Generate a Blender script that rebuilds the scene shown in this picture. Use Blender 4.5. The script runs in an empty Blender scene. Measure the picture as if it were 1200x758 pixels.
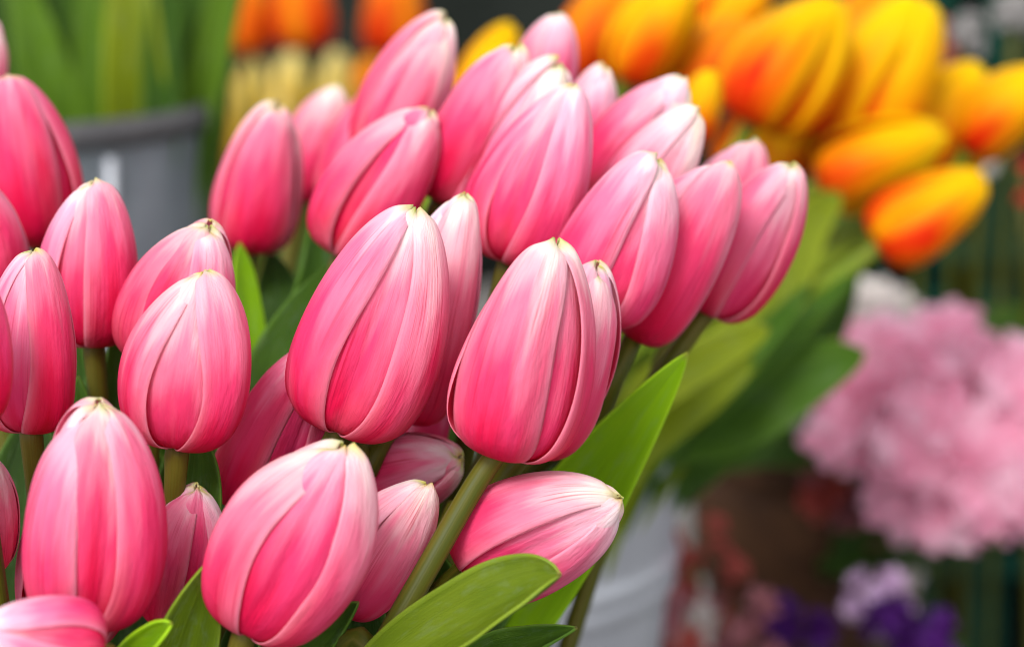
import bpy, math, random
import numpy as np
from mathutils import Vector, Matrix

random.seed(7)
rng = np.random.default_rng(7)
scene = bpy.context.scene
COL = scene.collection
R = math.radians

# ------------------------------------------------------------------ camera
CAM_Z, PITCH, LENS, FOCUS = 0.62, R(12), 90.0, 0.695
FPX = 1200 * LENS / 36.0
cam_d = bpy.data.cameras.new('camera')
cam_d.lens, cam_d.sensor_width = LENS, 36.0
cam_d.clip_start, cam_d.clip_end = 0.02, 200
cam_d.dof.use_dof = True
cam_d.dof.focus_distance = FOCUS
cam_d.dof.aperture_fstop = 7.2
cam_d.dof.aperture_blades = 0
cam = bpy.data.objects.new('camera', cam_d)
COL.objects.link(cam)
cam.location = (0, 0, CAM_Z)
cam.rotation_euler = (R(90) - PITCH, 0, 0)
scene.camera = cam

# ------------------------------------------------------------------ light
SUN_EL, SUN_AZ = R(44), R(-158)        # bright overcast, light from above, a little left and in front
world = bpy.data.worlds.new('World'); scene.world = world; world.use_nodes = True
wn = world.node_tree.nodes; wl = world.node_tree.links; wn.clear()
wo = wn.new('ShaderNodeOutputWorld'); wb = wn.new('ShaderNodeBackground')
sky = wn.new('ShaderNodeTexSky'); sky.sky_type = 'NISHITA'; sky.sun_disc = False
sky.sun_elevation = SUN_EL; sky.sun_rotation = SUN_AZ
hs = wn.new('ShaderNodeHueSaturation'); hs.inputs['Saturation'].default_value = 0.12
wl.new(sky.outputs[0], hs.inputs['Color']); wl.new(hs.outputs[0], wb.inputs['Color'])
wb.inputs['Strength'].default_value = 0.15
wl.new(wb.outputs[0], wo.inputs['Surface'])
sun_d = bpy.data.lights.new('sun', 'SUN'); sun_d.energy = 1.5; sun_d.angle = R(20); sun_d.color = (1, 0.96, 0.9)
sun = bpy.data.objects.new('sun', sun_d); COL.objects.link(sun)
sdir = Vector((math.sin(SUN_AZ) * math.cos(SUN_EL), math.cos(SUN_AZ) * math.cos(SUN_EL), math.sin(SUN_EL)))
sun.rotation_euler = sdir.to_track_quat('Z', 'Y').to_euler()
vs = scene.view_settings
vs.view_transform = 'Standard'; vs.look = 'None'; vs.gamma = 1; vs.use_curve_mapping = False
vs.exposure = 1.0
try:
    scene.cycles.use_denoising = True
    scene.cycles.max_bounces = 8
    scene.cycles.filter_width = 1.05
    scene.cycles.transparent_max_bounces = 4
except Exception:
    pass

# ------------------------------------------------------------------ helpers
CP, SP = math.cos(PITCH), math.sin(PITCH)
def P(px, py, d):
    """world point that lies d metres down the lens axis at photo pixel (px, py)"""
    x = (px - 600) / FPX * d
    y = -(py - 379) / FPX * d
    return np.array([x, d * CP + y * SP, CAM_Z - d * SP + y * CP])

def nrm(v):
    return v / (np.linalg.norm(v) + 1e-12)

def mesh_obj(name, verts, faces, mat, parent=None, uv=None, smooth=True, kind=None):
    me = bpy.data.meshes.new(name)
    V = np.asarray(verts, dtype=float)
    if parent is not None:
        V = V - np.array(parent['_o'])
    me.from_pydata(V.tolist(), [], faces)
    if uv is not None:
        L = me.uv_layers.new(name='UVMap')
        idx = np.zeros(len(me.loops), dtype=np.int32); me.loops.foreach_get('vertex_index', idx)
        L.data.foreach_set('uv', np.asarray(uv, dtype=np.float32)[idx].ravel())
    if smooth:
        me.polygons.foreach_set('use_smooth', [True] * len(me.polygons))
    me.materials.append(mat)
    me.update()
    o = bpy.data.objects.new(name, me); COL.objects.link(o)
    if parent is not None:
        o.parent = parent
        o['_o'] = parent['_o']      # same local frame as the parent
    else:
        o['_o'] = (0.0, 0.0, 0.0)
    if kind: o['kind'] = kind
    return o

def empty(name, loc, label, cat, group=None):
    o = bpy.data.objects.new(name, None); COL.objects.link(o)
    o.empty_display_size = 0.01
    o.location = loc; o['_o'] = tuple(float(c) for c in loc)
    o['label'] = label; o['category'] = cat
    if group: o['group'] = group
    return o

def grid_faces(nu, nv, off=0, flip=False, wrap=False):
    f = []
    for j in range(nv - 1):
        for i in range(nu if wrap else nu - 1):
            a = off + j * nu + i; b = off + j * nu + (i + 1) % nu
            c = b + nu; d = a + nu
            f.append((a, d, c, b) if flip else (a, b, c, d))
    return f

def sheet(G, thick, UV):
    """a grid of points (nv, nu, 3) closed into a thin solid sheet"""
    nv, nu, _ = G.shape
    du = np.gradient(G, axis=1); dv = np.gradient(G, axis=0)
    N = np.cross(du, dv); N /= (np.linalg.norm(N, axis=2, keepdims=True) + 1e-12)
    t = np.asarray(thick)
    t = t.reshape(t.shape + (1,)) if t.ndim == 2 else t
    A = (G + N * t / 2).reshape(-1, 3); B = (G - N * t / 2).reshape(-1, 3)
    n = nv * nu
    F = grid_faces(nu, nv) + grid_faces(nu, nv, n, True)
    for i in range(nu - 1):
        F.append((i, n + i, n + i + 1, i + 1)); k = (nv - 1) * nu + i
        F.append((k, k + 1, n + k + 1, n + k))
    for j in range(nv - 1):
        a = j * nu; b = a + nu
        F.append((a, b, n + b, n + a)); a += nu - 1; b += nu - 1
        F.append((a, n + a, n + b, b))
    U = UV.reshape(-1, 2)
    return np.concatenate([A, B]), F, np.concatenate([U, U])

def catmull(pts, n):
    pts = np.asarray(pts, dtype=float)
    if pts.ndim == 1: pts = pts[:, None]
    m = len(pts)
    p = np.vstack([2 * pts[0] - pts[1], pts, 2 * pts[-1] - pts[-2]])
    out = []
    for t in np.linspace(0, m - 1, n):
        i = min(int(t), m - 2); f = t - i
        a, b, c, d = p[i], p[i + 1], p[i + 2], p[i + 3]
        out.append(0.5 * (2 * b + (c - a) * f + (2 * a - 5 * b + 4 * c - d) * f * f + (3 * b - a - 3 * c + d) * f ** 3))
    return np.array(out)

def tube(path, rad, nu=12):
    path = np.asarray(path); n = len(path)
    rad = np.broadcast_to(rad, (n,))
    T = np.gradient(path, axis=0)
    ref = np.array([0.0, 1.0, 0.0]); V = []
    for k in range(n):
        t = nrm(T[k]); a = nrm(np.cross(t, ref)); b = np.cross(t, a)
        for i in range(nu):
            w = 2 * math.pi * i / nu
            V.append(path[k] + rad[k] * (a * math.cos(w) + b * math.sin(w)))
    F = grid_faces(nu, n, 0, True, True)
    F.append(tuple(range(nu))); F.append(tuple(reversed(range((n - 1) * nu, n * nu))))
    uv = [[i / nu, k / (n - 1)] for k in range(n) for i in range(nu)]
    return np.array(V), F, np.array(uv)

def lathe(profile, center, nu=64):
    V = []; n = len(profile)
    for r, z in profile:
        for i in range(nu):
            w = 2 * math.pi * i / nu
            V.append((center[0] + r * math.cos(w), center[1] + r * math.sin(w), center[2] + z))
    uv = [[i / nu, k / (n - 1)] for k in range(n) for i in range(nu)]
    return np.array(V), grid_faces(nu, n, 0, False, True), np.array(uv)

# ------------------------------------------------------------------ materials
class NT:
    def __init__(s, name):
        s.m = bpy.data.materials.new(name); s.m.use_nodes = True
        s.t = s.m.node_tree; s.n = s.t.nodes; s.l = s.t.links
        s.n.clear(); s.out = s.n.new('ShaderNodeOutputMaterial')
    def new(s, t, **kw):
        o = s.n.new(t)
        for k, v in kw.items(): setattr(o, k, v)
        return o
    def val(s, sock, v):
        if isinstance(v, bpy.types.NodeSocket): s.l.new(v, sock)
        else: sock.default_value = v
    def math(s, op, a, b=0.0, c=0.0, clamp=False):
        o = s.new('ShaderNodeMath', operation=op, use_clamp=clamp)
        for i, v in enumerate((a, b, c)):
            s.val(o.inputs[i], v)
        return o.outputs[0]
    def mix(s, f, a, b, mode='MIX'):
        o = s.new('ShaderNodeMix', data_type='RGBA', blend_type=mode)
        s.val(o.inputs[0], f)
        for k, v in ((6, a), (7, b)):
            if not isinstance(v, bpy.types.NodeSocket): v = (*v[:3], 1.0)
            s.val(o.inputs[k], v)
        return o.outputs[2]
    def ramp(s, f, stops, interp='EASE'):
        o = s.new('ShaderNodeValToRGB'); s.val(o.inputs[0], f)
        o.color_ramp.interpolation = interp
        e = o.color_ramp.elements
        while len(e) < len(stops): e.new(0.5)
        for i, (p, c) in enumerate(stops):
            e[i].position = p; e[i].color = (*c[:3], 1.0) if len(c) >= 3 else (c[0], c[0], c[0], 1)
        return o.outputs[0]
    def noise(s, vec, scale, detail=2.0, rough=0.5, dim='3D', w=None):
        o = s.new('ShaderNodeTexNoise', noise_dimensions=dim)
        s.val(o.inputs['Vector'], vec)
        if w is not None: s.val(o.inputs['W'], w)
        o.inputs['Scale'].default_value = scale; o.inputs['Detail'].default_value = detail
        o.inputs['Roughness'].default_value = rough
        return o.outputs[0]
    def map(s, vec, scale=(1, 1, 1), loc=(0, 0, 0)):
        o = s.new('ShaderNodeMapping'); s.l.new(vec, o.inputs[0])
        o.inputs['Scale'].default_value = scale; o.inputs['Location'].default_value = loc
        return o.outputs[0]
    def bump(s, h, strength, dist):
        o = s.new('ShaderNodeBump'); s.val(o.inputs['Height'], h)
        o.inputs['Strength'].default_value = strength; o.inputs['Distance'].default_value = dist
        return o.outputs[0]
    def surface(s, col, rough=0.5, spec=0.4, normal=None, metal=0.0, trans=0.0, tcol=None, sheen=0.0):
        b = s.new('ShaderNodeBsdfPrincipled')
        s.val(b.inputs['Base Color'], col if isinstance(col, bpy.types.NodeSocket) else (*col[:3], 1))
        s.val(b.inputs['Roughness'], rough); b.inputs['Specular IOR Level'].default_value = spec
        b.inputs['Metallic'].default_value = metal
        b.inputs['Sheen Weight'].default_value = sheen
        if normal is not None: s.l.new(normal, b.inputs['Normal'])
        res = b.outputs[0]
        if trans > 0:
            t = s.new('ShaderNodeBsdfTranslucent'); c = tcol if tcol is not None else col
            s.val(t.inputs['Color'], c if isinstance(c, bpy.types.NodeSocket) else (*c[:3], 1))
            if normal is not None: s.l.new(normal, t.inputs['Normal'])
            mx = s.new('ShaderNodeMixShader'); mx.inputs[0].default_value = trans
            s.l.new(res, mx.inputs[1]); s.l.new(t.outputs[0], mx.inputs[2]); res = mx.outputs[0]
        s.l.new(res, s.out.inputs['Surface'])
        return s.m

def uv_axes(s):
    uv = s.new('ShaderNodeUVMap', uv_map='UVMap').outputs[0]
    sp = s.new('ShaderNodeSeparateXYZ'); s.l.new(uv, sp.inputs[0])
    return uv, sp.outputs[0], sp.outputs[1]

def petal_material(name, stops, streak, edge, edge_amt, magenta=None, tip=None, flame=None, spec=0.16):
    s = NT(name)
    uv, u, v = uv_axes(s)
    rnd = s.new('ShaderNodeObjectInfo').outputs['Random']
    r10 = s.math('MULTIPLY', rnd, 53.0)
    cu = s.math('ABSOLUTE', s.math('MULTIPLY_ADD', u, 2.0, -1.0))            # 0 midrib .. 1 margin
    cv = s.new('ShaderNodeCombineXYZ'); s.l.new(u, cv.inputs[0]); s.l.new(v, cv.inputs[1]); s.l.new(r10, cv.inputs[2])
    fine = s.noise(s.map(cv.outputs[0], (42, 1.1, 1)), 1.0, 3.0, 0.6)        # long streaks along the petal
    broad = s.noise(s.map(cv.outputs[0], (4.5, 1.7, 1)), 1.0, 2.0, 0.5)
    # where along the petal the colour pales: wanders by petal and by streak
    oc = s.new('ShaderNodeSeparateColor'); s.l.new(s.new('ShaderNodeObjectInfo').outputs['Color'], oc.inputs[0])
    vv = s.math('ADD', v, s.math('ADD', s.math('MULTIPLY_ADD', rnd, 0.16, -0.145), s.math('SUBTRACT', oc.outputs[0], 0.5)))
    vv = s.math('ADD', vv, s.math('MULTIPLY_ADD', broad, 0.44, -0.22))
    vv = s.math('ADD', vv, s.math('MULTIPLY_ADD', fine, 0.11, -0.055), clamp=True)
    col = s.ramp(vv, stops)
    if flame is not None:
        f = s.math('MULTIPLY', s.math('SUBTRACT', 1.0, s.math('MULTIPLY', cu, 1.1), clamp=True),
                   s.math('SUBTRACT', 1.25, s.math('MULTIPLY', vv, 1.9), clamp=True), clamp=True)
        col = s.mix(s.math('MULTIPLY', f, 1.9, clamp=True), col, flame)
    if magenta is not None:
        col = s.mix(s.math('MULTIPLY', s.math('FRACT', s.math('MULTIPLY', rnd, 7.31)), 0.5), col, s.mix(1.0, col, magenta, 'MULTIPLY'))
    blush = s.noise(s.map(cv.outputs[0], (2.6, 2.3, 1), (1.7, 5.9, 0)), 1.0, 2.0, 0.5)
    blush = s.math('MULTIPLY', s.math('SUBTRACT', blush, 0.52, clamp=True), 3.2, clamp=True)
    col = s.mix(s.math('MULTIPLY', blush, s.math('MULTIPLY_ADD', v, 0.45, 0.08)), col, edge)
    m_edge = s.math('MULTIPLY', s.math('POWER', cu, 5.0), edge_amt)
    col = s.mix(m_edge, col, edge)
    # dark feathered pencil lines, strongest low and around the middle
    ln = s.math('MULTIPLY', s.math('SUBTRACT', fine, 0.53, clamp=True), 9.0, clamp=True)
    patch = s.noise(s.map(cv.outputs[0], (3.0, 3.2, 1), (4.7, 1.3, 0)), 1.0, 1.0)
    patch = s.math('MULTIPLY', s.math('SUBTRACT', patch, 0.44, clamp=True), 4.0, clamp=True)
    band = s.math('SUBTRACT', 1.0, s.math('POWER', v, 3.0), clamp=True)
    col = s.mix(s.math('MULTIPLY', s.math('MULTIPLY', ln, patch), s.math('MULTIPLY', band, 0.95)), col, streak)
    if tip is not None:
        t = s.math('MULTIPLY', s.math('SUBTRACT', s.math('ADD', v, s.math('MULTIPLY_ADD', broad, 0.12, -0.06)), 0.895, clamp=True), 11.0, clamp=True)
        t = s.math('MULTIPLY', t, s.math('SUBTRACT', 1.0, s.math('MULTIPLY', cu, 0.9), clamp=True))
        col = s.mix(s.math('MULTIPLY', t, 0.9), col, s.mix(s.math('FRACT', s.math('MULTIPLY', rnd, 3.77)), tip, (0.80, 0.60, 0.07)))
    vor = s.new('ShaderNodeTexVoronoi'); s.l.new(s.map(cv.outputs[0], (9, 14, 1)), vor.inputs['Vector']); vor.inputs['Scale'].default_value = 1.0
    spot = s.math('MULTIPLY', s.math('SUBTRACT', 0.055, vor.outputs['Distance'], clamp=True), 30.0, clamp=True)
    sc_ = s.new('ShaderNodeSeparateColor'); s.l.new(vor.outputs['Color'], sc_.inputs[0])
    spot = s.math('MULTIPLY', spot, s.math('GREATER_THAN', sc_.outputs[0], 0.93))
    col = s.mix(s.math('MULTIPLY', spot, 0.7), col, (0.22, 0.06, 0.03))
    cell = s.noise(s.map(cv.outputs[0], (160, 60, 1)), 1.0, 2.0)
    wr = s.noise(s.map(cv.outputs[0], (5, 5.5, 1), (9.1, 2.2, 0)), 1.0, 3.0, 0.55)
    veins = s.noise(s.map(cv.outputs[0], (85, 1.6, 1)), 1.0, 2.0, 0.5)
    h = s.math('ADD', s.math('MULTIPLY', fine, 0.45), s.math('MULTIPLY', cell, 0.25))
    h = s.math('ADD', h, s.math('ADD', s.math('MULTIPLY', wr, 3.6), s.math('MULTIPLY', veins, 0.22)))
    nb = s.bump(h, 0.45, 0.0009)
    return s.surface(col, s.math('MULTIPLY_ADD', cell, 0.18, 0.42), spec, nb, trans=0.36)

PINK = petal_material('pink_petal',
    [(0.0, (0.66, 0.003, 0.030)), (0.20, (0.80, 0.009, 0.075)), (0.42, (0.84, 0.050, 0.165)),
     (0.58, (0.88, 0.19, 0.31)), (0.72, (0.91, 0.48, 0.53)), (0.86, (0.94, 0.79, 0.72)), (1.0, (0.94, 0.87, 0.68))],
    (0.62, 0.006, 0.06), (0.91, 0.46, 0.58), 0.5, (1.0, 0.85, 1.3), (0.46, 0.56, 0.06))
YELLOW = petal_material('yellow_petal',
    [(0.0, (0.80, 0.12, 0.001)), (0.3, (0.86, 0.30, 0.001)), (0.6, (0.88, 0.50, 0.001)), (1.0, (0.90, 0.64, 0.002))],
    (0.80, 0.16, 0.002), (0.90, 0.60, 0.002), 0.6, None, None, (0.75, 0.025, 0.002), 0.08)
ORANGE = petal_material('orange_petal',
    [(0.0, (0.66, 0.06, 0.004)), (0.4, (0.80, 0.16, 0.004)), (0.75, (0.84, 0.28, 0.004)), (1.0, (0.88, 0.45, 0.01))],
    (0.70, 0.07, 0.004), (0.88, 0.42, 0.01), 0.6, None, None, (0.68, 0.030, 0.002), 0.08)
CREAM = petal_material('cream_petal',
    [(0.0, (0.42, 0.36, 0.03)), (0.4, (0.66, 0.48, 0.06)), (0.75, (0.74, 0.60, 0.18)), (1.0, (0.74, 0.66, 0.32))],
    (0.62, 0.34, 0.03), (0.74, 0.62, 0.25), 0.5, None, None, (0.66, 0.36, 0.02), 0.08)

def leaf_material(name, dark, mid, light, trans=0.3, yellow=None):
    s = NT(name)
    uv, u, v = uv_axes(s)
    rnd = s.new('ShaderNodeObjectInfo').outputs['Random']
    cv = s.new('ShaderNodeCombineXYZ'); s.l.new(u, cv.inputs[0]); s.l.new(v, cv.inputs[1])
    s.l.new(s.math('MULTIPLY', rnd, 31.0), cv.inputs[2])
    vein = s.noise(s.map(cv.outputs[0], (60, 0.5, 1)), 1.0, 2.0, 0.6)
    blot = s.noise(s.map(cv.outputs[0], (3, 4, 1)), 1.0, 3.0)
    f = s.math('ADD', s.math('MULTIPLY', vein, 0.45), s.math('MULTIPLY', blot, 0.55))
    f = s.math('ADD', f, s.math('MULTIPLY_ADD', rnd, 0.24, -0.12), clamp=True)
    col = s.ramp(f, [(0.28, dark), (0.5, mid), (0.74, light)], 'LINEAR')
    cu = s.math('ABSOLUTE', s.math('MULTIPLY_ADD', u, 2.0, -1.0))
    edge = s.math('MULTIPLY', s.math('POWER', cu, 14.0), 0.6)
    col = s.mix(edge, col, [min(1, c * 1.9 + 0.02) for c in light])
    hair = s.noise(s.map(cv.outputs[0], (130, 0.8, 1)), 1.0, 2.0, 0.6)
    col = s.mix(s.math('MULTIPLY', s.math('SUBTRACT', hair, 0.5, clamp=True), 1.6, clamp=True), col, [c * 0.45 for c in dark])
    wax = s.noise(s.map(cv.outputs[0], (6, 9, 1), (3, 7, 0)), 1.0, 5.0, 0.7)
    col = s.mix(s.math('MULTIPLY', s.math('SUBTRACT', wax, 0.52, clamp=True), 1.1, clamp=True), col, (0.20, 0.27, 0.17))
    brown = s.math('MULTIPLY', s.math('SUBTRACT', s.math('ADD', v, s.math('MULTIPLY', blot, 0.03)), 0.995, clamp=True), 40.0, clamp=True)
    col = s.mix(brown, col, (0.25, 0.16, 0.05))
    nb = s.bump(s.math('ADD', s.math('ADD', vein, s.math('MULTIPLY', hair, 0.6)), s.math('MULTIPLY', blot, 1.2)), 0.5, 0.0009)
    tc = s.mix(0.6, col, yellow or (0.22, 0.36, 0.015))
    return s.surface(col, s.math('MULTIPLY_ADD', blot, 0.2, 0.42), 0.16, nb, trans=trans, tcol=tc)

LEAF = leaf_material('tulip_leaf', (0.022, 0.065, 0.005), (0.045, 0.115, 0.006), (0.075, 0.16, 0.010))
LEAF_BRIGHT = leaf_material('young_leaf', (0.16, 0.33, 0.002), (0.21, 0.41, 0.002), (0.27, 0.46, 0.005), 0.42, (0.42, 0.62, 0.004))
LEAF_OLIVE = leaf_material('olive_leaf', (0.06, 0.10, 0.003), (0.095, 0.15, 0.003), (0.14, 0.20, 0.008), 0.25)
LEAF_MID = leaf_material('mid_leaf', (0.06, 0.13, 0.005), (0.09, 0.185, 0.007), (0.13, 0.235, 0.012), 0.28)
LEAF_YOLIVE = leaf_material('yellow_olive_leaf', (0.11, 0.15, 0.004), (0.17, 0.22, 0.005), (0.22, 0.27, 0.01), 0.25)
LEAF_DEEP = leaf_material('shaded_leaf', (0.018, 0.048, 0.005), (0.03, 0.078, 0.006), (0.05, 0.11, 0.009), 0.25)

def stem_material(name='stem', k=1.0, green=0.0):
    s = NT(name)
    uv, u, v = uv_axes(s)
    rnd = s.new('ShaderNodeObjectInfo').outputs['Random']
    cv = s.new('ShaderNodeCombineXYZ'); s.l.new(u, cv.inputs[0]); s.l.new(v, cv.inputs[1]); s.l.new(s.math('MULTIPLY', rnd, 17.0), cv.inputs[2])
    n = s.noise(s.map(cv.outputs[0], (9, 2.5, 1)), 1.0, 3.0)
    lines = s.noise(s.map(cv.outputs[0], (50, 1.5, 1)), 1.0, 2.0)
    col = s.ramp(n, [(0.3, (0.045 * k, (0.06 + green) * k, 0.004 * k)), (0.55, (0.085 * k, (0.085 + green) * k, 0.006 * k)), (0.75, (0.12 * k, (0.095 + green) * k, 0.010 * k))], 'LINEAR')
    top = s.math('MULTIPLY', s.math('SUBTRACT', v, 0.80, clamp=True), 2.2, clamp=True)
    col = s.mix(top, col, (0.19, 0.13, 0.018))
    return s.surface(col, 0.45, 0.2, s.bump(lines, 0.3, 0.0006), trans=0.12)
STEM = stem_material()
STEM_LIGHT = stem_material('light_stem', 1.9, 0.035)

def simple(name, c0, c1, scale=8.0, rough=0.6, spec=0.35, metal=0.0, bump=0.0, bdist=0.001, coord='Object', trans=0.0, stretch=(1, 1, 1)):
    s = NT(name)
    tc = s.new('ShaderNodeTexCoord').outputs[coord]
    n = s.noise(s.map(tc, stretch), scale, 5.0, 0.6)
    col = s.ramp(n, [(0.32, c0), (0.68, c1)], 'LINEAR')
    nb = s.bump(n, bump, bdist) if bump else None
    return s.surface(col, rough, spec, nb, metal, trans=trans)
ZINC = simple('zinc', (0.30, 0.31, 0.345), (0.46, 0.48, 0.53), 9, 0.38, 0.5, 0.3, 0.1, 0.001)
ZINC_DARK = simple('dark_zinc', (0.12, 0.14, 0.165), (0.27, 0.30, 0.34), 14, 0.36, 0.5, 0.35, 0.2, 0.001)
RUBBER = simple('dark_rim', (0.05, 0.05, 0.055), (0.09, 0.085, 0.09), 20, 0.5)
TERRACOTTA = simple('brown_clay', (0.028, 0.011, 0.004), (0.075, 0.030, 0.010), 30, 0.75, 0.25, 0, 0.4, 0.002)
SOIL = simple('soil', (0.012, 0.008, 0.005), (0.03, 0.02, 0.012), 60, 0.9, 0.1, 0, 1, 0.004)
GREEN_SLAT = simple('green_slat', (0.003, 0.022, 0.014), (0.007, 0.042, 0.028), 14, 0.6, 0.05, 0, 0.3, 0.002)
GREEN_BACK = simple('green_back', (0.001, 0.004, 0.003), (0.002, 0.007, 0.005), 6, 0.8, 0.1)
PAVING = simple('market_paving', (0.11, 0.105, 0.10), (0.2, 0.19, 0.18), 25, 0.8, 0.3, 0, 0.5, 0.003)
CURTAIN = simple('dark_tarpaulin', (0.008, 0.011, 0.009), (0.022, 0.026, 0.022), 3, 0.8, 0.1, 0, 0.3, 0.01)
FLORET = simple('pink_floret', (0.93, 0.36, 0.55), (0.96, 0.72, 0.83), 26, 0.8, 0.05, trans=0.5)
FLORET_WHITE = simple('white_floret', (0.55, 0.48, 0.46), (0.74, 0.70, 0.66), 26, 0.6, 0.2, trans=0.3)
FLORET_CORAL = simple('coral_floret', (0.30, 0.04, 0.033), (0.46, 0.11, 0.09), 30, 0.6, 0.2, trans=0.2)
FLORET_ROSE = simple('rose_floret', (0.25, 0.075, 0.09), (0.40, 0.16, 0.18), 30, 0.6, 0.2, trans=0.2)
FLORET_PURPLE = simple('purple_floret', (0.035, 0.003, 0.085), (0.09, 0.009, 0.18), 30, 0.55, 0.2, trans=0.2)
FLORET_LILAC = simple('lilac_floret', (0.62, 0.38, 0.66), (0.80, 0.60, 0.80), 30, 0.55, 0.2, trans=0.2)
FLORET_GREY = simple('grey_floret', (0.16, 0.15, 0.15), (0.28, 0.27, 0.26), 30, 0.7, 0.1)
FLORET_RED = simple('red_floret', (0.50, 0.01, 0.01), (0.65, 0.03, 0.02), 30, 0.55, 0.2, trans=0.2)

# ------------------------------------------------------------------ setting
def box_mesh(x0, x1, y0, y1, z0, z1):
    v = [(x, y, z) for z in (z0, z1) for y in (y0, y1) for x in (x0, x1)]
    f = [(0, 2, 3, 1), (4, 5, 7, 6), (0, 1, 5, 4), (1, 3, 7, 5), (3, 2, 6, 7), (2, 0, 4, 6)]
    return np.array(v, float), f
g = mesh_obj('ground', [(-30, -20, 0), (30, -20, 0), (30, 40, 0), (-30, 40, 0)], [(0, 1, 2, 3)], PAVING, smooth=False)
g['kind'] = 'structure'

# dark tarpaulin hung behind the stall, in soft vertical folds
nx, nz = 160, 12
V = []; UVc = []
for k in range(nz):
    for i in range(nx):
        x = -2.6 + 5.2 * i / (nx - 1)
        y = 3.15 + 0.05 * math.sin(x * 9.3) + 0.03 * math.sin(x * 21 + 1.3 + k * 0.12)
        V.append((x, y, 0.75 * k / (nz - 1))); UVc.append((i / (nx - 1), k / (nz - 1)))
Gd = np.array(V).reshape(nz, nx, 3)
Vs, Fs, Us = sheet(Gd, 0.004, np.array(UVc).reshape(nz, nx, 2))
t = empty('tarpaulin', (0, 3.15, 0), 'dark grey-green tarpaulin hanging at the very back behind all flowers', 'tarpaulin')
mesh_obj('cloth', Vs, Fs, CURTAIN, t, Us)

# dark green slatted screen at the right
def bevel_slat(x0, x1, y0, y1, z0, z1, b=0.003):
    pr = [(x0 + b, y0), (x1 - b, y0), (x1, y0 + b), (x1, y1), (x0, y1), (x0, y0 + b)]
    v = [(x, y, z0) for x, y in pr] + [(x, y, z1) for x, y in pr]
    n = 6
    f = [(i, (i + 1) % n, n + (i + 1) % n, n + i) for i in range(n)] + [tuple(reversed(range(n))), tuple(range(n, 2 * n))]
    return np.array(v), f
SX0, SX1, SY = 0.215, 0.80, 1.72
t = empty('slatted_screen', (0.5, SY, 0), 'dark green slatted screen behind the pink pot plant at the right edge', 'screen')
v, f = box_mesh(SX0 - .01, SX1, SY + .02, SY + .03, 0, 0.60); mesh_obj('back_panel', v, f, GREEN_BACK, t, smooth=False)
x = SX0
while x < SX1 - .02:
    w = random.choice((0.030, 0.036, 0.042)); gap = random.choice((0.018, 0.026, 0.032))
    dy = random.uniform(-.004, .004)
    v, f = bevel_slat(x, x + w, SY + dy - .004, SY + .018, 0.0, 0.60)
    mesh_obj('slat', v, f, GREEN_SLAT, t, smooth=False)
    x += w + gap
for z in (0.08, 0.30, 0.53):
    v, f = box_mesh(SX0 - .01, SX1, SY - .022, SY - .0095, z, z + .018); mesh_obj('rail', v, f, GREEN_SLAT, t, smooth=False)

# ------------------------------------------------------------------ buckets
def bucket(cx, cy, r_top, r_bot, h, mat, label, rings, rim_mat=None, rim_h=0.012, seam=-68, seam_glint_r=.0022):
    t = empty('flower_bucket', (cx, cy, 0), label, 'bucket', 'flower buckets')
    prof = [(0.001, 0.004), (r_bot * .96, 0.004), (r_bot, 0.010)]
    n = 90
    for i in range(1, n + 1):
        z = 0.010 + (h - 0.010) * i / n
        r = r_bot + (r_top - r_bot) * i / n
        for zc, amp, wd in rings:
            r += amp * math.exp(-((z - zc) / wd) ** 2)
        prof.append((r, z))
    prof += [(r_top - .002, h), (r_top - .003, h - .02), (r_bot - .002, .014), (0.001, .014)]
    v, f, u = lathe(prof, (cx, cy, 0)); mesh_obj('wall', v, f, mat, t, u)
    rr = r_top + .001
    ring = [(rr + .0045 * math.cos(a), h + rim_h * .5 * math.sin(a) - rim_h * .4) for a in np.linspace(0, 2 * math.pi, 13)]
    v, f, u = lathe(ring, (cx, cy, 0)); mesh_obj('rim', v, f, rim_mat or mat, t, u)
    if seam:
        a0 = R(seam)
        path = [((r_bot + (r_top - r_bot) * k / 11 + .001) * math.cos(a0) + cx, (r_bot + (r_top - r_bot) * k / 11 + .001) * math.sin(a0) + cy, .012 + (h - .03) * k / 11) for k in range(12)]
        v, f, u = tube(np.array(path), seam_glint_r, 8); mesh_obj('seam', v, f, ZINC, t, u)  # wall seam; on the dark bucket its lighter zinc paints a highlight streak
    for sgn in (-1, 1):
        a = R(-150) if sgn > 0 else R(100)
        c = np.array([cx + (r_top - .002) * math.cos(a), cy + (r_top - .002) * math.sin(a), h - .045])
        tang = np.array([-math.sin(a), math.cos(a), 0]); outw = np.array([math.cos(a), math.sin(a), 0])
        path = [c + tang * .025 * math.cos(w) + outw * .018 * math.sin(w) + np.array([0, 0, -.006 * math.sin(w)]) for w in np.linspace(0, math.pi, 12)]
        v, f, u = tube(np.array(path), 0.003, 8); mesh_obj('handle', v, f, mat, t, u)
    return t
MB = P(215, 1230, 0.80); MB[2] = 0.0
MAIN = (MB[0], MB[1])
YB = P(800, 565, 1.07)
YEL = (P(812, 565, 1.14)[0] - 0.112, 1.14)
GB = P(240, 152, 1.26)
GRN = (P(240, 152, 1.37)[0] - 0.112, GB[1] + .112)
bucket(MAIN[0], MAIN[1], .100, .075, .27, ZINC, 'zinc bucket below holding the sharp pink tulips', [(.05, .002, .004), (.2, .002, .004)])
bucket(YEL[0], YEL[1], .112, .078, YB[2], ZINC, 'pale zinc bucket with raised rings below the big bright leaf', [(.272, .0035, .003), (.262, .0035, .003), (.08, .003, .004)])
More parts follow.
